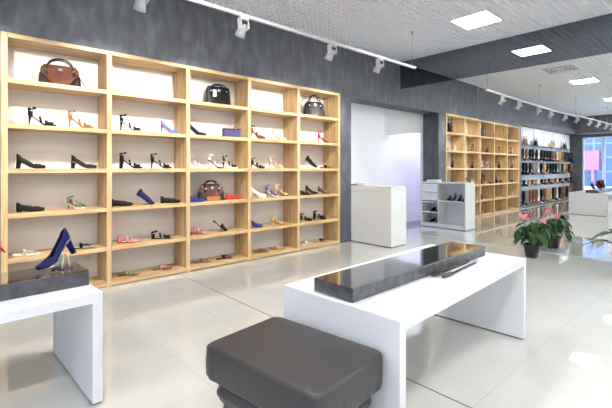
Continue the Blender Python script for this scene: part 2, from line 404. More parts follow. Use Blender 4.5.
# row, x centre, kind, main, second, heel, sole, desc, bay, turn (deg), extra
SHOES = [
 (1+1, 0.765, 'strap', 'black', 'grey', .095, 'black', 'black strappy stiletto sandal', 1, -14, {}),
 (2, 1.145, 'platform_strap', 'tan', 'nude', .10, 'tan', 'tan strappy high-heel sandal', 1, -10, {}),
 (3, 0.665, 'pump', 'black', 'cream', .075, 'black', 'black block-heel pump standing at the open end', 1, -8, dict(width=1.1, group='bow pumps')),
 (3, 1.176, 'pump', 'black', 'beige', .075, 'brown', 'black pump with brown heel side and rosette', 1, -16, dict(width=1.1, group='bow pumps')),
 (4, 0.657, 'pump', 'black', 'red', .022, 'black', 'black ballerina flat with red bow', 1, -8, {}),
 (4, 1.094, 'platform_strap', 'green', 'red', .04, 'white', 'green, white and red wedge sandal', 1, -50, dict(L=.2)),
 (5, 0.621, 'thong', 'beige', 'white', .008, 'white', 'white and bronze thong sandal', 1, -18, {}),
 (5, 1.156, 'thong', 'black', 'white', .008, 'black', 'black thong sandal with white insole', 1, -18, {}),
 (2, 1.704, 'strap', 'black', 'grey', .105, 'grey', 'black and grey platform stiletto', 2, -16, {}),
 (2, 2.207, 'pump', 'skyblue', 'skyblue', .10, 'red', 'bright blue stiletto with red sole', 2, -20, dict(L=.215)),
 (3, 1.704, 'platform_strap', 'black', 'black', .095, 'black', 'chunky black double-strap shoe', 2, -20, dict(width=1.1)),
 (3, 2.085, 'strap', 'black', 'white', .09, 'black', 'black ankle-strap heel with open waist', 2, -22, {}),
 (4, 1.585, 'loafer', 'black', 'brown', .015, 'black', 'black flat with tassel', 2, -16, {}),
 (4, 1.889, 'loafer', 'navy', 'beige', .015, 'black', 'dark loafer tilted toe-down on a clear stand', 2, -28, dict(pitch=.62, lift=.075)),
 (4, 2.207, 'loafer', 'black', 'beige', .015, 'black', 'plain black loafer beside the oak upright', 2, -16, {}),
 (5, 1.668, 'strap', 'pink', 'white', .012, 'red', 'pink and white flat strappy sandal', 2, -20, {}),
 (5, 2.085, 'strap', 'black', 'white', .012, 'black', 'black T-strap flat sandal with white insole', 2, -24, {}),
 (6, 1.668, 'thong', 'green', 'brown', .006, 'brown', 'green toe-post sandal', 2, -28, {}),
 (6, 2.098, 'thong', 'pink', 'brown', .006, 'brown', 'pink crossed-strap sandal', 2, -20, {}),
 (2, 2.597, 'pump', 'black', 'red', .10, 'black', 'black stiletto pump with pointed toe', 3, -14, dict(group='plain')),
 (3, 2.582, 'strap', 'white', 'skyblue', .085, 'white', 'white sandal with blue insole', 3, -18, dict(L=.21)),
 (3, 2.896, 'strap', 'white', 'white', .095, 'black', 'white slingback heel with black trim', 3, -30, dict(L=.2)),
 (3, 3.130, 'strap', 'black', 'white', .085, 'white', 'black and white ankle-strap heel', 3, -30, dict(L=.2)),
 (4, 2.544, 'pump', 'royal', 'blue', .01, 'blue', 'royal blue ballerina flat before the brown handbag', 3, -14, dict(L=.2, dy=-.09)),
 (4, 3.182, 'pump', 'red', 'red', .012, 'red', 'bright red ballerina flat beside the brown handbag', 3, -10, {}),
 (5, 2.628, 'strap', 'pink', 'red', .015, 'brown', 'red and white woven flat sandal', 3, -22, dict(L=.2)),
 (5, 2.978, 'mule', 'black', 'tan', .02, 'brown', 'black and brown mule tilted toe-down on a clear stand', 3, -30, dict(pitch=.7, lift=.09)),
 (6, 2.674, 'thong', 'brown', 'grey', .006, 'brown', 'dark brown beaded thong sandal', 3, -14, {}),
 (6, 3.028, 'thong', 'black', 'brown', .006, 'black', 'black thong sandal with brown insole', 3, -14, {}),
 (2, 3.639, 'strap', 'brown', 'nude', .11, 'brown', 'brown and nude platform stiletto', 4, -18, dict(L=.22)),
 (2, 4.061, 'pump', 'white', 'cream', .11, 'white', 'white stiletto pump', 4, -20, dict(L=.22)),
 (3, 3.639, 'strap', 'black', 'black', .075, 'black', 'black ankle-strap heel', 4, -22, dict(L=.22)),
 (3, 3.999, 'strap', 'nude', 'nude', .085, 'nude', 'nude high-heel sandal', 4, -22, dict(L=.22)),
 (4, 3.639, 'platform_pump', 'cream', 'white', .085, 'white', 'cream wedge pump', 4, -24, dict(width=1.1)),
 (4, 3.917, 'strap', 'purple', 'white', .085, 'white', 'purple and white strappy heel', 4, -45, dict(L=.2)),
 (4, 4.125, 'strap', 'nude', 'magenta', .09, 'brown', 'pink and beige strappy heel', 4, -28, dict(L=.2)),
 (5, 3.582, 'pump', 'royal', 'blue', .07, 'blue', 'royal blue block-heel pump', 4, -40, dict(L=.21, width=1.1)),
 (5, 4.020, 'strap', 'gold', 'white', .06, 'tan', 'gold strappy heeled sandal', 4, -24, dict(L=.21)),
 (6, 3.697, 'thong', 'brown', 'red', .006, 'brown', 'brown and red slide sandal', 4, -18, {}),
 (6, 4.040, 'thong', 'beige', 'gold', .006, 'brown', 'beige flat thong sandal', 4, -18, {}),
 (2, 4.640, 'pump', 'white', 'white', .09, 'white', 'white high-heel pump', 5, -24, dict(L=.22)),
 (2, 5.109, 'platform_strap', 'magenta', 'black', .10, 'black', 'magenta and black patterned heel', 5, -40, dict(L=.2)),
 (3, 4.784, 'loafer', 'black', 'purple', .04, 'black', 'black kitten-heel shoe tilted on a clear stand', 5, -24, dict(pitch=.5, lift=.07)),
 (3, 5.160, 'thong', 'black', 'black', .012, 'black', 'flat black sandal', 5, -16, {}),
 (4, 4.605, 'pump', 'black', 'black', .03, 'black', 'low black pump', 5, -16, dict(L=.2, group='plain')),
 (4, 4.796, 'pump', 'black', 'brown', .08, 'brown', 'black and brown high-heel pump', 5, -24, dict(L=.2)),
 (4, 5.109, 'pump', 'brown', 'red', .06, 'black', 'dark brown pointed pump', 5, -18, dict(L=.23)),
 (5, 4.664, 'strap', 'black', 'white', .045, 'black', 'black and white low-heel sandal', 5, -24, dict(L=.22)),
 (5, 4.994, 'platform_strap', 'black', 'black', .05, 'black', 'chunky black strappy sandal', 5, -24, dict(L=.22, width=1.1)),
 (6, 4.676, 'thong', 'white', 'white', .008, 'white', 'white flat sandal', 5, -20, dict(L=.2)),
 (6, 5.032, 'thong', 'black', 'white', .008, 'brown', 'black and white flat sandal', 5, -20, {}),
]
for (row, xc, kind, main, second, h, sole, desc, bay, turn, ex) in SHOES:
    ex = dict(ex); lift = ex.pop('lift', 0); dy = ex.pop('dy', 0); L = ex.get('L', .235); a = R(turn); grp = ex.pop('group', None)
    z0 = shelf_z(row) + .001
    lo = (xc - L/2*cos(a), 5.15 + dy - L/2*sin(a), z0 + (lift and lift + .055))
    o = make_shoe(kind, main, second, h, '%s on the %s shelf, %s bay' % (desc, ROWN[row], BAYN[bay]), lo, a, sole=sole, group=grp, **ex)
    o['group'] = 'shoes on the oak wall shelves'; o.scale = (1.06, 1.12, 1.06)
    if lift:
        st = MB(); st.lathe([(.045, z0), (.045, z0 + .004)], 20, (xc, 5.15)); st.tube([(xc, 5.15, z0 + .004), (xc - .01, 5.15, z0 + lift*1.05)], .006, 8)
        tag(st.build('shoe_stand', acrylic), 'clear stand under the %s in the %s bay' % (' '.join(desc.split()[:3]), BAYN[bay]), 'display stand', 'clear shoe stands')

# ------------------------------------------------------------------ handbags
def arc(p0, p1, hgt, n=14, pw=.7):
    p0, p1 = Vector(p0), Vector(p1); out = []
    for i in range(n + 1):
        t = i/n; q = p0.lerp(p1, t); e = sin(pi*t); q.z += hgt * e**pw; out.append(q)
    return out
def make_bag(name, label, loc, rz, W, D, H, taper, m_body, m_trim, m_end=None, handle_h=.12, cross=False, round_=.3, hw=.28, tagm=None, strap=False):
    root = empty(name, loc, label, 'handbag', rz)
    k = MB(); rows = []; n = 40
    for i in range(15):
        t = i/14; 
        wx = W/2 * (1 - taper * t**1.6) * (1 if t < .88 else 1 - round_*((t - .88)/.12)**2)
        wy = D/2 * (1 - .72 * t) * (1 - .05*sin(pi*t))
        if i == 0: wx *= .96; wy *= .9
        row = []
        for j in range(n):
            a = 2*pi*j/n; e = .32
            ca, sa = cos(a), sin(a)
            row.append(Vector((wx * math.copysign(abs(ca)**e, ca), (wy) * math.copysign(abs(sa)**e, sa) * (1 + .06*sin(7*a)*sin(pi*t)*.4), H*t + (.0 if t < .9 else -.02*H*(abs(ca)**3)))))
        rows.append(row)
    k.grid(rows, True); k.f.append(tuple(range(n))[::-1]); k.f.append(tuple(14*n + j for j in range(n))); k.mi += [0, 0]
    k.build('body', m_body, root, smooth=True)
    # seams: bottom panel and corner patches
    if m_end:
        for sx in (-1, 1):
            e = MB(); rr = []
            for i in range(7):
                t = i/6 * .55; wx = W/2 * (1 - taper * t**1.6) + .003; wy = D/2 * (1 - .72*t) + .003
                ww = .30 * W * (1 - i/6)**.7 + .01
                rr.append([Vector((sx*(wx - ww), -wy, H*t + .002)), Vector((sx*(wx - ww*.5), -wy*1.0, H*t + .002)), Vector((sx*(wx - .012), -wy*.97, H*t + .002)), Vector((sx*wx, -wy*.6, H*t + .002)), Vector((sx*wx, wy*.7, H*t + .002))])
            e.grid(rr); e.build('corner_patch', m_end, root, smooth=True, solid=.004)
    z = MB(); z.tube([(-W/2*(1 - taper)*.93, 0, H*.985), (W/2*(1 - taper)*.93, 0, H*.985)], .006, 8); z.build('zip', m_trim, root)
    for sy in (-1, 1):
        hk = MB(); yy = sy * (D/2 * .42 + .006); hx = W * hw * .8
        yl = sy * (D/2*.66 + .008)
        hk.tube([(-hx, yl, H*.50), (-hx, sy*(D/2*.5 + .008), H*.78), (-hx*.96, yy, H*.95)] + arc((-hx*.93, yy, H*.98), (hx*.93, yy, H*.98), handle_h, 14, .55) + [(hx*.96, yy, H*.95), (hx, sy*(D/2*.5 + .008), H*.78), (hx, yl, H*.50)], .0085, 8)
        hk.build('handle', m_trim, root, smooth=True)
    for sx in (-1, 1):
        b = MB(); b.box(sx*W*hw*.8 - .012, sx*W*hw*.8 + .012, -D/2*.55 - .016, -D/2*.55 - .006, H*.70, H*.77); b.build('buckle', chrome, root, bevel=.003)
    b = MB(); b.box(-.022, .022, -D/2*.5 - .016, -D/2*.5 - .006, H*.70, H*.84); b.build('clasp', chrome, root, bevel=.003)
    if tagm:
        t = MB(); t.box(-W*.26, -W*.26 + .05, -D/2*.6 - .03, -D/2*.6 - .022, H*.42, H*.78); t.build('hang_tag', tagm, root, bevel=.002)
    if strap:
        t = MB(); t.tube([(W*.30, -.05, H*.80), (W*.42, -.08, H*.55), (W*.52, -.085, H*.28), (W*.62, -.07, .008), (W*.66, -.05, .008)], .009, 8, flat=.5); t.build('shoulder_strap', m_trim, root, smooth=True)
    return root
brown_l = ramp_mat('glossy_brown_leather', [(.3, (.045, .013, .007)), (.7, (.13, .040, .017))], 5, rough=.25, coat=.6)
dkbrown = mat('dark_brown_leather', (.018, .009, .008), .3, spec=.3)
black_pat = mat('black_patent_leather', (.006, .006, .007), .3, spec=.2, bump=.2, bscale=25)
orange_l = mat('orange_suede', (.40, .13, .03), .7)
make_bag('handbag', 'glossy brown leather handbag with dark handles on the top shelf of the leftmost bay', (0.939, 5.17, shelf_z(1)), R(-6), .40, .17, .235, .13, brown_l, dkbrown, dkbrown, .075, strap=True, hw=.40)
make_bag('handbag', 'black glossy handbag with a white tag on the top shelf of the middle bay', (2.940, 5.17, shelf_z(1)), R(-12), .37, .15, .275, .10, black_pat, black_pat, None, .035, tagm=white, round_=.1, hw=.38)
make_bag('handbag', 'black patent handbag with tall round handles on the top shelf of the rightmost bay', (4.876, 5.17, shelf_z(1)), R(-20), .40, .15, .27, .16, black_pat, black_pat, None, .13, hw=.34)
bb = make_bag('handbag', 'brown handbag with orange front pocket on the fourth shelf of the middle bay', (2.837, 5.19, shelf_z(4)), R(-8), .37, .16, .235, .14, brown_l, dkbrown, dkbrown, .055, strap=False, hw=.34)
k = MB(); k.box(-.09, .11, -.088, -.078, .004, .06); k.build('front_pocket', orange_l, bb, bevel=.004)
k = MB(); k.tube([(-.13, -.03, .15), (-.175, -.05, .12), (-.19, -.06, .07), (-.17, -.07, .02), (-.12, -.09, .01)], .007, 8); k.build('shoulder_strap', dkbrown, bb, smooth=True)
# purple clutch
def check_mat():
    m = bpy.data.materials.new('purple_woven'); m.use_nodes = True; nt = m.node_tree; b = nt.nodes['Principled BSDF']; L = nt.links.new
    tc = nt.nodes.new('ShaderNodeTexCoord'); ck = nt.nodes.new('ShaderNodeTexChecker'); ck.inputs['Scale'].default_value = 90
    ck.inputs['Color1'].default_value = (.02, .015, .08, 1); ck.inputs['Color2'].default_value = (.08, .065, .20, 1)
    L(tc.outputs['Object'], ck.inputs['Vector']); L(ck.outputs[0], b.inputs['Base Color']); b.inputs['Roughness'].default_value = .5; return m
cl = empty('clutch_bag', (3.162, 5.16, shelf_z(2)), 'small purple woven box bag with dark edges on the second shelf of the middle bay', 'handbag', R(-6))
k = MB(); k.box(-.135, .135, -.04, .04, .006, .125); k.build('body', check_mat(), cl, bevel=.006)
k = MB(); k.box(-.139, .139, -.044, .044, 0, .012); k.box(-.139, .139, -.044, .044, .118, .134); k.build('frame', dkbrown, cl, bevel=.003)
k = MB(); k.tube(arc((.03, 0, .13), (.11, 0, .13), .05), .006, 8); k.build('handle', leather('navy'), cl, smooth=True)

# ------------------------------------------------------------------ white display tables
def make_table(name, label, loc, rz, L, Wd, H, t=.056, px=None):
    root = empty(name, loc, label, 'table', rz)
    k = MB(); k.box(0, L, 0, Wd, H - t, H); k.build('table_top', white, root, bevel=.001)
    for x0 in (0, L - t):
        k = MB(); k.box(x0, x0 + t, .001, Wd - .001, .012, H - t - .0005); s = k.build('side_panel', white, root, bevel=.0008)
        k = MB(); k.box(x0 + .006, x0 + t - .006, .01, Wd - .01, 0, .012); k.build('plinth', dark_gap, s)
    return root
make_table('display_table', 'long white display table with solid panel ends holding a dark glossy plinth, behind the ottoman', (1.612, 1.107, 0), R(2.6), 1.908, .848, .66)
make_table('display_table', 'white display table cut by the left frame edge, carrying a navy shoe', (.686 - 2.0*cos(R(2.3)), 2.561 - 2.0*sin(R(2.3)), 0), R(2.3), 2.0, .95, .66)
def make_block(label, loc, rz, L, Wd, H):
    root = empty('display_plinth', loc, label, 'display plinth', rz)
    k = MB(); k.box(0, L, 0, Wd, 0, H - .004); k.build('body', stone_mat(), root)
    k = MB(); k.box(0, L, 0, Wd, H - .004, H); k.build('gloss_top', black_gloss, root)
    return root
make_block('long black glossy-topped slab plinth lying on the central white table', (1.641, 1.432, .661), R(.9), 1.72, .30, .078)
make_block('black glossy-topped slab plinth on the white table at the left edge', (.663 - 1.9*cos(R(2.3)), 2.775 - 1.9*sin(R(2.3)), .661), R(2.3), 1.9, .31, .092)

# long shoehorns
def shoehorn(label, loc, rz, L, knob, m):
    root = empty('shoehorn', loc, label, 'shoehorn', rz)
    k = MB(); rows = []
    for i in range(9):
        t = i/8; ww = .030 * (1 - .5*t) * (sin(pi*min(.5, t + .12)))
        rows.append([Vector((.17*t, ww*(j/4 - 1), .004 + .008*((j/4 - 1)**2))) for j in range(9)])
    k.grid(rows); k.build('blade', m, root, smooth=True, solid=.003)
    k = MB(); k.tube([(.15, 0, .007), (L*.5, 0, .010), (L - .03, 0, .012)], .0075, 8); k.build('shaft', m, root, smooth=True)
    k = MB(); pts = [(L - .03 + .018*(1 - cos(a)), .0, .014 + .020*sin(a)) for a in [pi*j/10*1.1 for j in range(11)]]
    k.tube(pts, .0055, 8); k.build('hook', knob, root, smooth=True)
shoehorn('long black shoehorn lying against the plinth on the central white table', (2.43, 1.412, .661), R(1.5), .56, black_plastic, black_plastic)
shoehorn('long black shoehorn with a pale hook tip, lying nearer the table edge', (2.46, 1.350, .661), R(3), .57, mat('pale_tip', (.6, .58, .55), .3), black_plastic)

# navy pump on its stand, left table
zt = .661 + .092
sp = make_shoe('pump', 'navy', 'silver', .105, 'navy suede high-heel pump tilted toe-down on a clear stand on the left plinth', (.60, 2.90, zt + .245), R(180 + 12), pitch=.36, sole='silver', L=.25, width=1.15)
sp.location = (.615, 2.95, zt + .090); sp.scale = (.9, 1.1, 1.0)
st = MB(); st.lathe([(.06, zt), (.06, zt + .005)], 28, (.545, 2.94)); st.tube([(.545, 2.94, zt + .005), (.55, 2.94, zt + .09)], .006, 8); st.tube([(.585, 2.94, zt + .005), (.575, 2.94, zt + .11)], .005, 8)
tag(st.build('shoe_stand', acrylic), 'round clear stand under the navy pump on the left plinth', 'display stand', 'clear shoe stands')
for i, (c1, c2) in enumerate([('red', 'black'), ('black', 'red'), ('red', 'white'), ('black', 'nude')]):
    o = make_shoe('pump', c1, c2, .09, ['red pump with black insole', 'black pump with red insole', 'red pump with white insole', 'black pump with nude insole'][i] + ' on the left plinth, beyond the navy one', (.25 - i*.26, 2.92, zt + .15), R(195), pitch=.6, sole='black')
    st = MB(); st.lathe([(.05, zt), (.05, zt + .005)], 24, (.17 - i*.26, 2.9)); st.tube([(.17 - i*.26, 2.9, zt + .005), (.17 - i*.26, 2.9, zt + .11)], .006, 8)
    tag(st.build('shoe_stand', acrylic), 'clear stand under the %s on the left plinth' % ['red and black pump', 'black and red pump', 'red and white pump', 'black and nude pump'][i], 'display stand', 'clear shoe stands')

# ------------------------------------------------------------------ ottoman
def ottoman():
    root = empty('ottoman', (1.274, 1.508, 0), 'dark brown leather ottoman with a thick cushioned top, in front of the white table', 'ottoman', R(7.5))
    lea = mat('dark_brown_grey_leather', (.034, .030, .031), .42, spec=.5, bump=.06, bscale=220)
    def cushion(hx, hy, z0, z1, e, m, name, wr=.0, bulge=.0):
        k = MB(); n = 240; rows = []; rnd = random.Random(3)
        prof_ = []
        H = z1 - z0; r = e
        for i in range(7): a = pi/2*i/6; prof_.append((-r*(1 - sin(a)), z0 + r*(1 - cos(a))))
        for i in range(1, 6): prof_.append((bulge*sin(pi*i/6), z0 + r + (H - 2*r)*i/6))
        for i in range(7): a = pi/2*i/6; prof_.append((-r*(1 - cos(a)), z1 - r*(1 - sin(a))))
        cr = .05
        for off, z in prof_:
            row = []
            for j in range(n):
                q = j/n*4; side = int(q); t = (q - side)*2 - 1
                # rounded rectangle
                a0 = side*pi/2
                ex, ey = (hx + off, hy + off)
                if side == 0: x, y = ex, t*ey
                elif side == 1: x, y = -t*ex, ey
                elif side == 2: x, y = -ex, -t*ey
                else: x, y = t*ex, -ey
                # round the corners
                cxx, cyy = max(0, abs(x) - (ex - cr)), max(0, abs(y) - (ey - cr))
                d = math.hypot(cxx, cyy)
                if cxx > 0 and cyy > 0:
                    sc = cr / max(d, 1e-6) if d > cr else 1
                    x = math.copysign(ex - cr + cxx*sc, x); y = math.copysign(ey - cr + cyy*sc, y)
                if wr:
                    s_ = (z - z0)/H
                    u = (x if side in (1, 3) else y)
                    corner = max(0, 1 - (min(ex - abs(x), ey - abs(y)) + max(ex - abs(x), ey - abs(y)))/.22)
                    am = wr*(.25 + corner)*math.exp(-s_*2.5)
                    f_ = 1 - am*(sin(u*160 + 3*sin(u*31)) + .5*sin(u*290))
                    x *= f_; y *= f_
                row.append(Vector((x, y, z)))
            rows.append(row)
        k.grid(rows, True)
        # crowned top
        last = rows[-1]; cen = Vector((0, 0, z1))
        prev = last
        base = len(k.v)
        tops = [last]
        for t in (.85, .65, .4, .15):
            tops.append([Vector((p.x*t, p.y*t, z1 + .012*(1 - t**2))) for p in last])
        k.grid(tops, True); o_ = len(k.v) - n; k.f.append(tuple(o_ + j for j in range(n))); k.mi.append(0)
        k.f.append(tuple(range(n))[::-1]); k.mi.append(0)
        return k.build(name, m, root, smooth=True)
    cushion(.266, .374, .335, .505, .018, lea, 'seat_cushion', .010, .003)
    for sx in (-1, 1):
        for sy in (-1, 1):
            k = MB(); cx_, cy_ = sx*(.266 - .05 + .05*.7071), sy*(.374 - .05 + .05*.7071)
            k.tube([(cx_, cy_, .352), (cx_ + sx*.001, cy_ + sy*.001, .42), (cx_, cy_, .488), (cx_ - sx*.006, cy_ - sy*.006, .502)], .0028, 6); k.build('seam', lea, root, smooth=True)
    cushion(.225, .318, .20, .338, .04, lea, 'base', .016, .012)
    cushion(.215, .308, .03, .215, .03, lea, 'base', .006, .004)
    for sx in (-1, 1):
        for sy in (-1, 1):
            k = MB(); k.tube([(sx*.16, sy*.25, .04), (sx*.16, sy*.25, 0)], [.022, .018], 12); k.build('foot', black_plastic, root)
ottoman()

# ------------------------------------------------------------------ cash desk
cd = empty('cash_desk', (5.722, 4.11, 0), 'white cash desk standing in the dark wall opening beside the mirror', 'desk')
DL, DD, DH = 1.12, .46, 1.067   # along Y, along X
wg = mat('white_desk_laminate', (.80, .81, .80), .22)
k = MB(); k.box(0, DD, 0, DL, DH - .03, DH); k.build('desk_top', wg, cd, bevel=.002)
k = MB(); k.box(0, .03, .031, DL, .015, DH - .0305); fp = k.build('front_panel', wg, cd, bevel=.002)
k = MB(); k.box(-.006, 0, .07, DL - .05, DH - .115, DH - .062); k.build('ledge', mat('ledge_cream', (.74, .72, .68), .4), fp, bevel=.002)
k = MB(); k.box(0, DD, 0, .03, .015, DH - .0305); k.build('side_panel', wg, cd, bevel=.002)
k = MB(); k.box(.03, DD, DL - .03, DL, .015, DH - .0305); k.build('side_panel', wg, cd, bevel=.002)
k = MB(); k.box(.03, DD - .01, .66, .68, .015, DH - .0305); k.build('divider', wg, cd)
k = MB(); k.box(.03, DD - .01, .03, .66, .62, .64); k.build('inner_shelf', wg, cd)
k = MB(); k.box(.03, DD - .01, .03, DL - .03, .015, .10); k.build('inner_shelf', wg, cd)
for z in (.34, .58): k = MB(); k.box(.03, DD - .01, .68, DL - .03, z, z + .02); k.build('inner_shelf', wg, cd)
for z0, z1 in ((.83, 1.025), (.63, .82)):
    k = MB(); k.box(.06, DD, .69, DL - .035, z0, z1); dd = k.build('drawer', wg, cd, bevel=.002)
    k = MB(); k.box(DD, DD + .012, .80, .98, z1 - .05, z1 - .04); k.build('handle', steel, dd)
k = MB(); k.box(.01, DD - .01, .01, DL - .01, 0, .015); k.build('plinth', dark_gap, cd)
DX, DY = 5.722, 4.11
for i, (yy, zz, kd, h) in enumerate([(.14, .642, 'strap', .09), (.27, .642, 'pump', .08), (.40, .642, 'strap', .08), (.53, .642, 'pump', .05), (.78, .362, 'pump', .02), (.93, .362, 'loafer', .02), (.8, .102, 'loafer', .02), (.94, .102, 'pump', .02)]):
    make_shoe(kd, 'black', 'grey', h, 'black shoe stored inside the cash desk, seen only in the mirror', (DX + .12, DY + yy, zz), R(random.uniform(-12, 12)), group='black shoes stored in the cash desk', sole='black', L=.22)
o = MB(); o.box(DX + .02, DX + .12, DY + .84, DY + 1.0, DH + .001, DH + .018); tag(o.build('calculator', black_plastic, bevel=.004), 'small black device lying on the far end of the cash desk', 'device')
o = MB(); o.box(DX + .16, DX + .40, DY + .74, DY + 1.0, DH + .001, DH + .05); tag(o.build('paper_stack', white, bevel=.004), 'white stack of papers on the cash desk top, seen in the mirror', 'papers')

# ------------------------------------------------------------------ track lights
TZ = 3.11
tr = empty('light_track', (0, 3.76, TZ), 'long white ceiling track rail hanging on thin rods in front of the shelving', 'track light')
pts = [(5.9, 3.765), (4, 3.765), (2, 3.765), (.6, 3.74), (-.6, 3.62), (-2, 3.5), (-4, 3.40), (-6.4, 3.36)]
k = MB()
for (a, b_), (c_, d_) in zip(pts, pts[1:]):
    v = Vector((c_ - a, d_ - b_, 0)); L_ = v.length; ang = math.atan2(v.y, v.x)
    m_ = Matrix.Translation((a, b_ - 3.76, 0)) @ Matrix.Rotation(ang, 4, 'Z')
    k.box(0, L_ + .005, -.018, .018, -.016, .016, m_)
k.build('rail', mat('track_silver', (.50, .50, .52), .35), tr)
k = MB(); k.box(5.9, 5.925, -.015, .025, -.02, .02); k.build('end_cap', lamp_grey, tr)
for rx, ry in ((5.84, 3.765), (2.45, 3.765), (-.6, 3.62), (-4, 3.4)):
    k = MB(); k.tube([(rx, ry - 3.76, .016), (rx, ry - 3.76, CH - TZ + .02)], .003, 8); k.lathe([(.02, CH - TZ - .03), (.02, CH - TZ)], 12, (rx, ry - 3.76)); k.build('rod', lamp_grey, tr)
def make_spot():
    root = empty('track_spotlight', (0, 0, 0), '', 'spotlight')
    k = MB(); k.box(-.05, .05, -.02, .02, -.045, -.0165); k.build('adapter', lamp_grey, root, bevel=.003)
    k = MB()
    for sx in (-.052, .046): k.box(sx, sx + .006, -.02, .06, -.15, -.02, Matrix.Rotation(R(-8), 4, 'X'))
    k.box(-.052, .052, -.022, .022, -.050, -.045)
    k.build('bracket', lamp_beige, root, bevel=.002)
    mt = Matrix.Translation((0, .03, -.13)) @ Matrix.Rotation(R(35), 4, 'X')
    k = MB()
    k.lathe([(.028, .055), (.036, .05), (.042, .02), (.052, -.06), (.056, -.10), (.050, -.10), (.044, -.085)], 24, (0, 0), mt); k.build('lamp_head', lamp_grey, root, smooth=True)
    k = MB(); k.lathe([(.043, -.088), (.043, -.084)], 20, (0, 0), mt); k.build('lens', mat('spot_lens', (.9, .9, .9), .3, emit=(1, .97, .92), estr=12), root)
    k = MB(); k.box(-.03, .03, -.03, .03, .03, .085, mt); k.build('driver_box', black_plastic, root, bevel=.004)
    return root
proto = make_spot()
SP = [(4.96, 3.765, 'white track spotlight nearest the end of the rail'), (3.90, 3.765, 'track spotlight second from the rail end, above the fourth shelf bay'), (2.467, 3.765, 'large track spotlight above the second and middle shelf bays'),
      (1.35, 3.765, 'track spotlight cut by the top edge above the leftmost bay'), (.16, 3.7, ''), (-.8, 3.6, ''), (-2.0, 3.5, ''), (-3.0, 3.45, ''), (-4.0, 3.4, ''), (-5.0, 3.385, ''), (-6.0, 3.365, '')]
for i, (sx, sy, lb) in enumerate(SP):
    lab = lb or 'track spotlight on the far part of the rail, seen only in the mirror'
    o = proto if i == 0 else copy_tree(proto, (0, 0, 0))
    o.location = (sx, sy, TZ); o['label'] = lab; o['group'] = 'spotlights on the ceiling track' if lb else 'mirrored far spotlights on the track'
    d = bpy.data.lights.new('spot_lamp', 'SPOT'); d.energy = 82; d.spot_size = R(82); d.spot_blend = .6; d.shadow_soft_size = .035; d.color = (1, .95, .88)
    lo = bpy.data.objects.new('spot_lamp', d); C.objects.link(lo); lo.location = (sx, sy + .11, TZ - .25)
    tgt = Vector((sx, 5.05 if sx > -1.8 else 5.4, 1.95)); lo.rotation_euler = (tgt - lo.location).to_track_quat('-Z', 'Y').to_euler()

# ------------------------------------------------------------------ ceiling panels
def light_panel():
    root = empty('ceiling_light_panel', (0, 0, 0), '', 'ceiling light')
    k = MB(); k.box(-.27, .27, -.27, .27, .0, .006); k.build('diffuser', panel_emit, root)
    k = MB()
    for a in (-1, 1): k.box(a*.285 - .015, a*.285 + .015, -.3, .3, -.002, .04); k.box(-.27, .27, a*.285 - .015, a*.285 + .015, -.002, .04)
    k.build('frame', mat('panel_frame', (.85, .85, .85), .4), root)
    return root
lp = light_panel(); first = True
for yy in (2.8, -.2, -2.9):  # rows after the first are unseen, added to light the room
    for xx in (6.13, 2.1, -1.87, -5.6):
        o = lp if first else copy_tree(lp, (0, 0, 0)); first = False
        o.location = (xx, yy, CH - .004)
        if (xx, yy) == (6.13, 2.8): o['label'] = 'bright square ceiling light panel above the central white table'; o['group'] = 'square ceiling light panels'
        else: o['label'] = 'square ceiling light panel outside the direct view'; o['group'] = 'ceiling panels outside the direct view'
vt = empty('ceiling_vent', (4.0, 2.85, CH - .012), 'square ceiling vent diffuser seen in the mirror between light panels', 'vent')
k = MB()
for r_ in (.28, .21, .14, .07):
    for a in (-1, 1): k.box(a*r_ - .012, a*r_ + .012, -r_, r_, -.008, .012); k.box(-r_, r_, a*r_ - .012, a*r_ + .012, -.008, .012)
k.build('louvre', white, vt)
k = MB(); k.box(-.3, .3, -.3, .3, .008, .014); k.build('vent_frame', dark_gap, vt)

# ------------------------------------------------------------------ plants
leaf_m = ramp_mat('glossy_green_leaf', [(.3, (.006, .030, .008)), (.7, (.020, .075, .012))], 6, rough=.45, spec=.25)
stem_m = mat('plant_stem', (.10, .17, .05), .5)
pot_m = mat('black_woven_pot', (.012, .012, .014), .45, bump=.5, bscale=70)
soil_m = mat('potting_soil', (.03, .02, .014), .9)
def heart_leaf(k, base, az, el, L, W_, droop, hang=0):
    """heart shaped leaf blade; base point, azimuth, elevation, length, width"""
    d = Vector((cos(az), sin(az), 0)); sd = Vector((-sin(az), cos(az), 0)); rows = []
    n = 9
    p = Vector(base); ang = el; prev = 0
    for i in range(n + 1):
        t = i/n
        wv = W_ * .5 * (sin(pi * (t*.86 + .14)**.62))**.9 if i < n else 0.0005
        ang = el - droop * t
        if i: p = p + (d*cos(ang) + Vector((0, 0, 1))*sin(ang)) * (L/n)
        up = (d*(-sin(ang)) + Vector((0, 0, 1))*cos(ang))
        back = -d * cos(ang) * (L*.16 if i < 2 else 0) - Vector((0, 0, 1))*sin(ang)*(L*.16 if i < 2 else 0)
        row = []
        for j in range(-3, 4):
            u = j/3
            row.append(p + sd*wv*u + up*(abs(u)**1.5*wv*.30) + back*abs(u)*(1 if i == 0 else .4))
        rows.append(row)
    k.grid(rows)
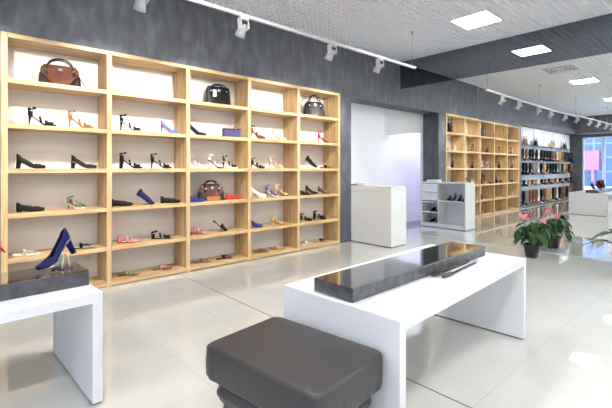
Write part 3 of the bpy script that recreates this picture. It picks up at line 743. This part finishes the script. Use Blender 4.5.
def anthurium(loc):
    root = empty('potted_anthurium', loc, 'anthurium with pink flowers in a black pot standing on the floor against the mirror', 'plant')
    k = MB(); rows = []
    for r_, z in ((.068, 0), (.073, .01), (.098, .18), (.108, .185), (.108, .205), (.098, .205), (.094, .175)):
        rows.append([Vector((r_*1.08*math.copysign(abs(cos(a))**.55, cos(a)), r_*1.08*math.copysign(abs(sin(a))**.55, sin(a)), z)) for a in [2*pi*j/32 + pi/4 for j in range(32)]])
    k.grid(rows, True); k.f.append(tuple(range(32))[::-1]); k.mi.append(0); k.build('pot', pot_m, root, smooth=False)
    k = MB(); k.lathe([(.097, .176), (.06, .185), (.01, .188)], 20); k.build('soil', soil_m, root)
    rnd = random.Random(11); lf = MB(); stm = MB()
    for i in range(36):
        az = i*2.4 + rnd.uniform(-.3, .3); inner = i/34
        rad = .05 + .15*rnd.random()*(1 - .25*inner); hz = .30 + .26*rnd.random()**1.0*(.6 + .4*inner) 
        if i % 5 == 0: hz = .27 + .06*rnd.random(); rad = .20
        b = Vector((cos(az)*rad, sin(az)*rad, hz))
        stm.tube([(cos(az)*.02, sin(az)*.02, .18), (cos(az)*rad*.4, sin(az)*rad*.4, .18 + (hz - .18)*.7), b], .0035, 6)
        L_ = rnd.uniform(.12, .185)
        heart_leaf(lf, b, az + rnd.uniform(-.4, .4), rnd.uniform(-.9, -.1), L_, L_*.78, rnd.uniform(.5, 1.0))
    lf.build('leaves', leaf_m, root, smooth=True, solid=.001)
    stm.build('stems', stem_m, root, smooth=True)
    pinkm = mat('pink_spathe', (.55, .12, .13), .3, spec=.6)
    for (dx, dy, hz, az) in ((-.09, .10, .66, 3.6), (.02, -.11, .60, 4.4), (.08, .03, .66, 0.6), (.13, -.06, .60, 5.6)):
        f = MB(); b = Vector((dx, dy, hz)); heart_leaf(f, b, az, -.45, .12, .12, .3)
        fo = f.build('flower', pinkm, root, smooth=True, solid=.0015)
        s_ = MB(); s_.tube([b + Vector((cos(az)*.01, sin(az)*.01, .004)), b + Vector((cos(az)*.03, sin(az)*.03, .055))], [.006, .004], 8); s_.build('spadix', mat('spadix_pink', (.55, .12, .06), .5), fo, smooth=True)
        s_ = MB(); s_.tube([(dx*.2, dy*.2, .18), (dx*.7, dy*.7, hz*.7), b], .003, 6); s_.build('flower_stem', stem_m, fo, smooth=True)
anthurium((6.80, 2.224, 0))
def fern(loc):
    root = empty('potted_fern', loc, 'potted fern near the mirror, one frond reaching into the right edge of view', 'plant', 0)
    k = MB(); k.lathe([(.09, 0), (.125, .2), (.135, .2), (.135, .22), (.12, .22), (.115, .19)], 28); k.build('pot', pot_m, root, smooth=True)
    k = MB(); k.lathe([(.115, .19), (.02, .2)], 20); k.build('soil', soil_m, root)
    rnd = random.Random(5)
    specs = [(1.62, .56, .40, .23)] + [(1.62 + i*.62 + rnd.uniform(-.1, .1), rnd.uniform(.4, .55), rnd.uniform(.38, .6), rnd.uniform(.1, .28)) for i in range(1, 10)]
    for (az, reach, top, drop) in specs:
        pts = []
        for i in range(15):
            t = i/14; r_ = reach*t; z = .2 + (top - .2)*sin(min(1, t*1.5)*pi/2) - drop*max(0, t - .45)**1.6*2.0*.6
            pts.append(Vector((cos(az)*r_, sin(az)*r_, z)))
        k = MB(); k.tube(pts, .003, 6)
        sd = Vector((-sin(az), cos(az), 0))
        for i in range(3, 15):
            for s_ in (-1, 1):
                for sub_ in (0, .5):
                    if i == 14 and sub_: continue
                    p = pts[i].lerp(pts[min(i+1, 14)], sub_); ln = .085 * (1 - (i/15)**3) * (.7 + .3*rnd.random()); t_ = (pts[min(i+1, 14)] - pts[max(i-1, 0)]).normalized()
                    dr = (sd*s_ + t_*.45 + Vector((0, 0, .25))).normalized()
                    k.add([p - t_*.004, p + dr*ln*.5 - t_*.021, p + dr*ln, p + dr*ln*.5 + t_*.021, p + t_*.004], [(0,1,2,3,4)])
        k.build('frond', leaf_m, root)
fern((6.76, .98, 0))

# ------------------------------------------------------------------ boot racks (seen in the mirror)
rack = empty('boot_rack', (-3.4, 5.44, 0), 'white wall rack with glass shelves of boots, seen in the mirror', 'rack')
k = MB(); k.box(-3.7, 3.5, -.02, 0, .04, 2.93); k.build('back_panel', mat('rack_white', (.86, .86, .86), .35), rack)
for dx in (-3.7, -2.5, -1.3, -.1, 1.1, 2.3, 3.5): k = MB(); k.box(dx - .02, dx + .02, -.05, -.02, .04, 2.93); k.build('upright', white, rack)
SHZ = [.06, .74, 1.15, 1.66, 2.24]
for dx0, dx1 in ((-3.6, -1.32), (-1.28, 1.08), (1.12, 3.48)):
    for z in SHZ: k = MB(); k.box(dx0, dx1, -.30, -.021, z - .012, z); k.build('shelf', acrylic if z > .1 else white, rack)
def make_boot(name, H, colr, heel=.05):
    root = empty(name, (0, 0, 0), '', 'boot')
    x, z, w = prof(heel, .25)
    k = MB(); rows = []
    for i in range(8):      # shaft
        t = i/7; zz = heel + .07 + (H - heel - .07)*t; rx = .042 + .014*sin(pi*min(1, t*1.1)) + .008*t; rows.append([Vector((.06 + rx*1.05*cos(a), rx*.85*sin(a), zz)) for a in [2*pi*j/14 for j in range(14)]])
    k.grid(rows, True)
    rows = []
    for s in (0, .08, .2, .34, .48, .6, .72, .84, .94, 1):
        Ht = .085 if s < .3 else .085 - .05*(s - .3)/.7; Ht = max(.02, Ht)
        rows.append([Vector((x(s), w(s)*cos(a), z(s) + Ht*max(0, sin(a)))) for a in [pi*j/8 for j in range(9)]])
    k.grid(rows); k.build('shaft_and_foot', leather(colr), root, smooth=True, solid=.002)
    k = MB(); k.tube([(x(.1), 0, heel), (x(.1), 0, 0)], [.022, .014], 10); k.build('heel', leather('black'), root)
    return root
protos = {}
rnd = random.Random(9)
def boot(kind, colr, H, loc, rz, lab, grp):
    key = (kind, colr, H)
    if key not in protos:
        o = make_boot(kind, H, colr); protos[key] = o; o.location = loc; o.rotation_euler = (0, 0, rz)
    else: o = copy_tree(protos[key], loc, rz)
    o['label'] = lab; o['group'] = grp
BC = {0: 'black', 1: 'brown', 2: 'black', 3: 'cork', 4: 'grey', 5: 'black', 6: 'black', 7: 'brown'}
for x0, x1 in ((-6.9, -4.8), (-4.6, -2.4), (-2.2, -.1)):
    for ri, (z, H, n, nm) in enumerate(((.061, .52, 6, 'tall_boot'), (.741, .22, 5, 'ankle_boot'), (1.151, .44, 6, 'tall_boot'), (1.661, .44, 6, 'tall_boot'))):
        for i in range(n):
            c_ = BC[rnd.randrange(8)]
            boot(nm, c_, H, (x0 + (x1 - x0)*(i + .3)/n, 5.30, z), R(-65 + rnd.uniform(-12, 12)), '%s %s on the white rack, seen in the mirror' % (c_ if c_ != 'cork' else 'tan', nm.replace('_', ' ')), '%s %ss on the rack' % (c_, nm.replace('_', ' ')))
for i, bx in enumerate((-1.0, -2.1, -4.2, -5.9)):
    make_bag('handbag', ['brown', 'black and brown', 'tan', 'dark'][i] + ' handbag on top of the boot rack, seen in the mirror', (bx, 5.28, 2.242), R(-5), .34, .15, .22, .1, [leather('brown'), leather('black'), leather('cork'), leather('black')][i], dkbrown, None, .1)
# white cube stand further left on the floor
# ------------------------------------------------------------------ lights
def area(name, loc, rot, sx, sy, power, colr):
    d = bpy.data.lights.new(name, 'AREA'); d.shape = 'RECTANGLE'; d.size = sx; d.size_y = sy; d.energy = power; d.color = colr
    o = bpy.data.objects.new(name, d); C.objects.link(o); o.location = loc; o.rotation_euler = rot; return o
area('passage_lamp', (9.3, 4.95, 2.68), (0, 0, 0), 1.4, .5, 12, (.50, .50, 1.0))
area('alcove_fill', (8.1, 4.95, 2.69), (0, 0, 0), .6, .5, 5, (1, .99, 1))  # added fill for the alcove, kept out of sight in the passage
sun = bpy.data.lights.new('sun', 'SUN'); sun.energy = 2.0; sun.angle = R(3)
so = bpy.data.objects.new('sun', sun); C.objects.link(so); so.rotation_euler = Vector((-.6, .45, -.65)).to_track_quat('-Z', 'Y').to_euler()
wd = bpy.data.worlds.new('World'); bpy.context.scene.world = wd; wd.use_nodes = True
bg = wd.node_tree.nodes['Background']; bg.inputs[0].default_value = (.55, .72, 1, 1); bg.inputs[1].default_value = 5.8

# ------------------------------------------------------------------ camera
cam = bpy.data.cameras.new('Camera'); co = bpy.data.objects.new('Camera', cam); C.objects.link(co)
YAW = 47.836
co.location = (0, 0, 1.4); co.rotation_euler = (R(90), 0, R(YAW - 90))
cam.sensor_width = 36; cam.lens = 36*395.66/612; cam.shift_y = -36.1/612; cam.clip_start = .05
s = bpy.context.scene; s.camera = co
s.view_settings.view_transform = 'Standard'; s.view_settings.look = 'None'; s.view_settings.gamma = 1; s.view_settings.use_curve_mapping = False
s.view_settings.exposure = 0.9
s.cycles.max_bounces = 12; s.cycles.glossy_bounces = 8; s.cycles.diffuse_bounces = 5; s.cycles.transparent_max_bounces = 12
s.cycles.caustics_reflective = True; s.cycles.caustics_refractive = False; s.cycles.sample_clamp_indirect = 4; s.cycles.use_denoising = True
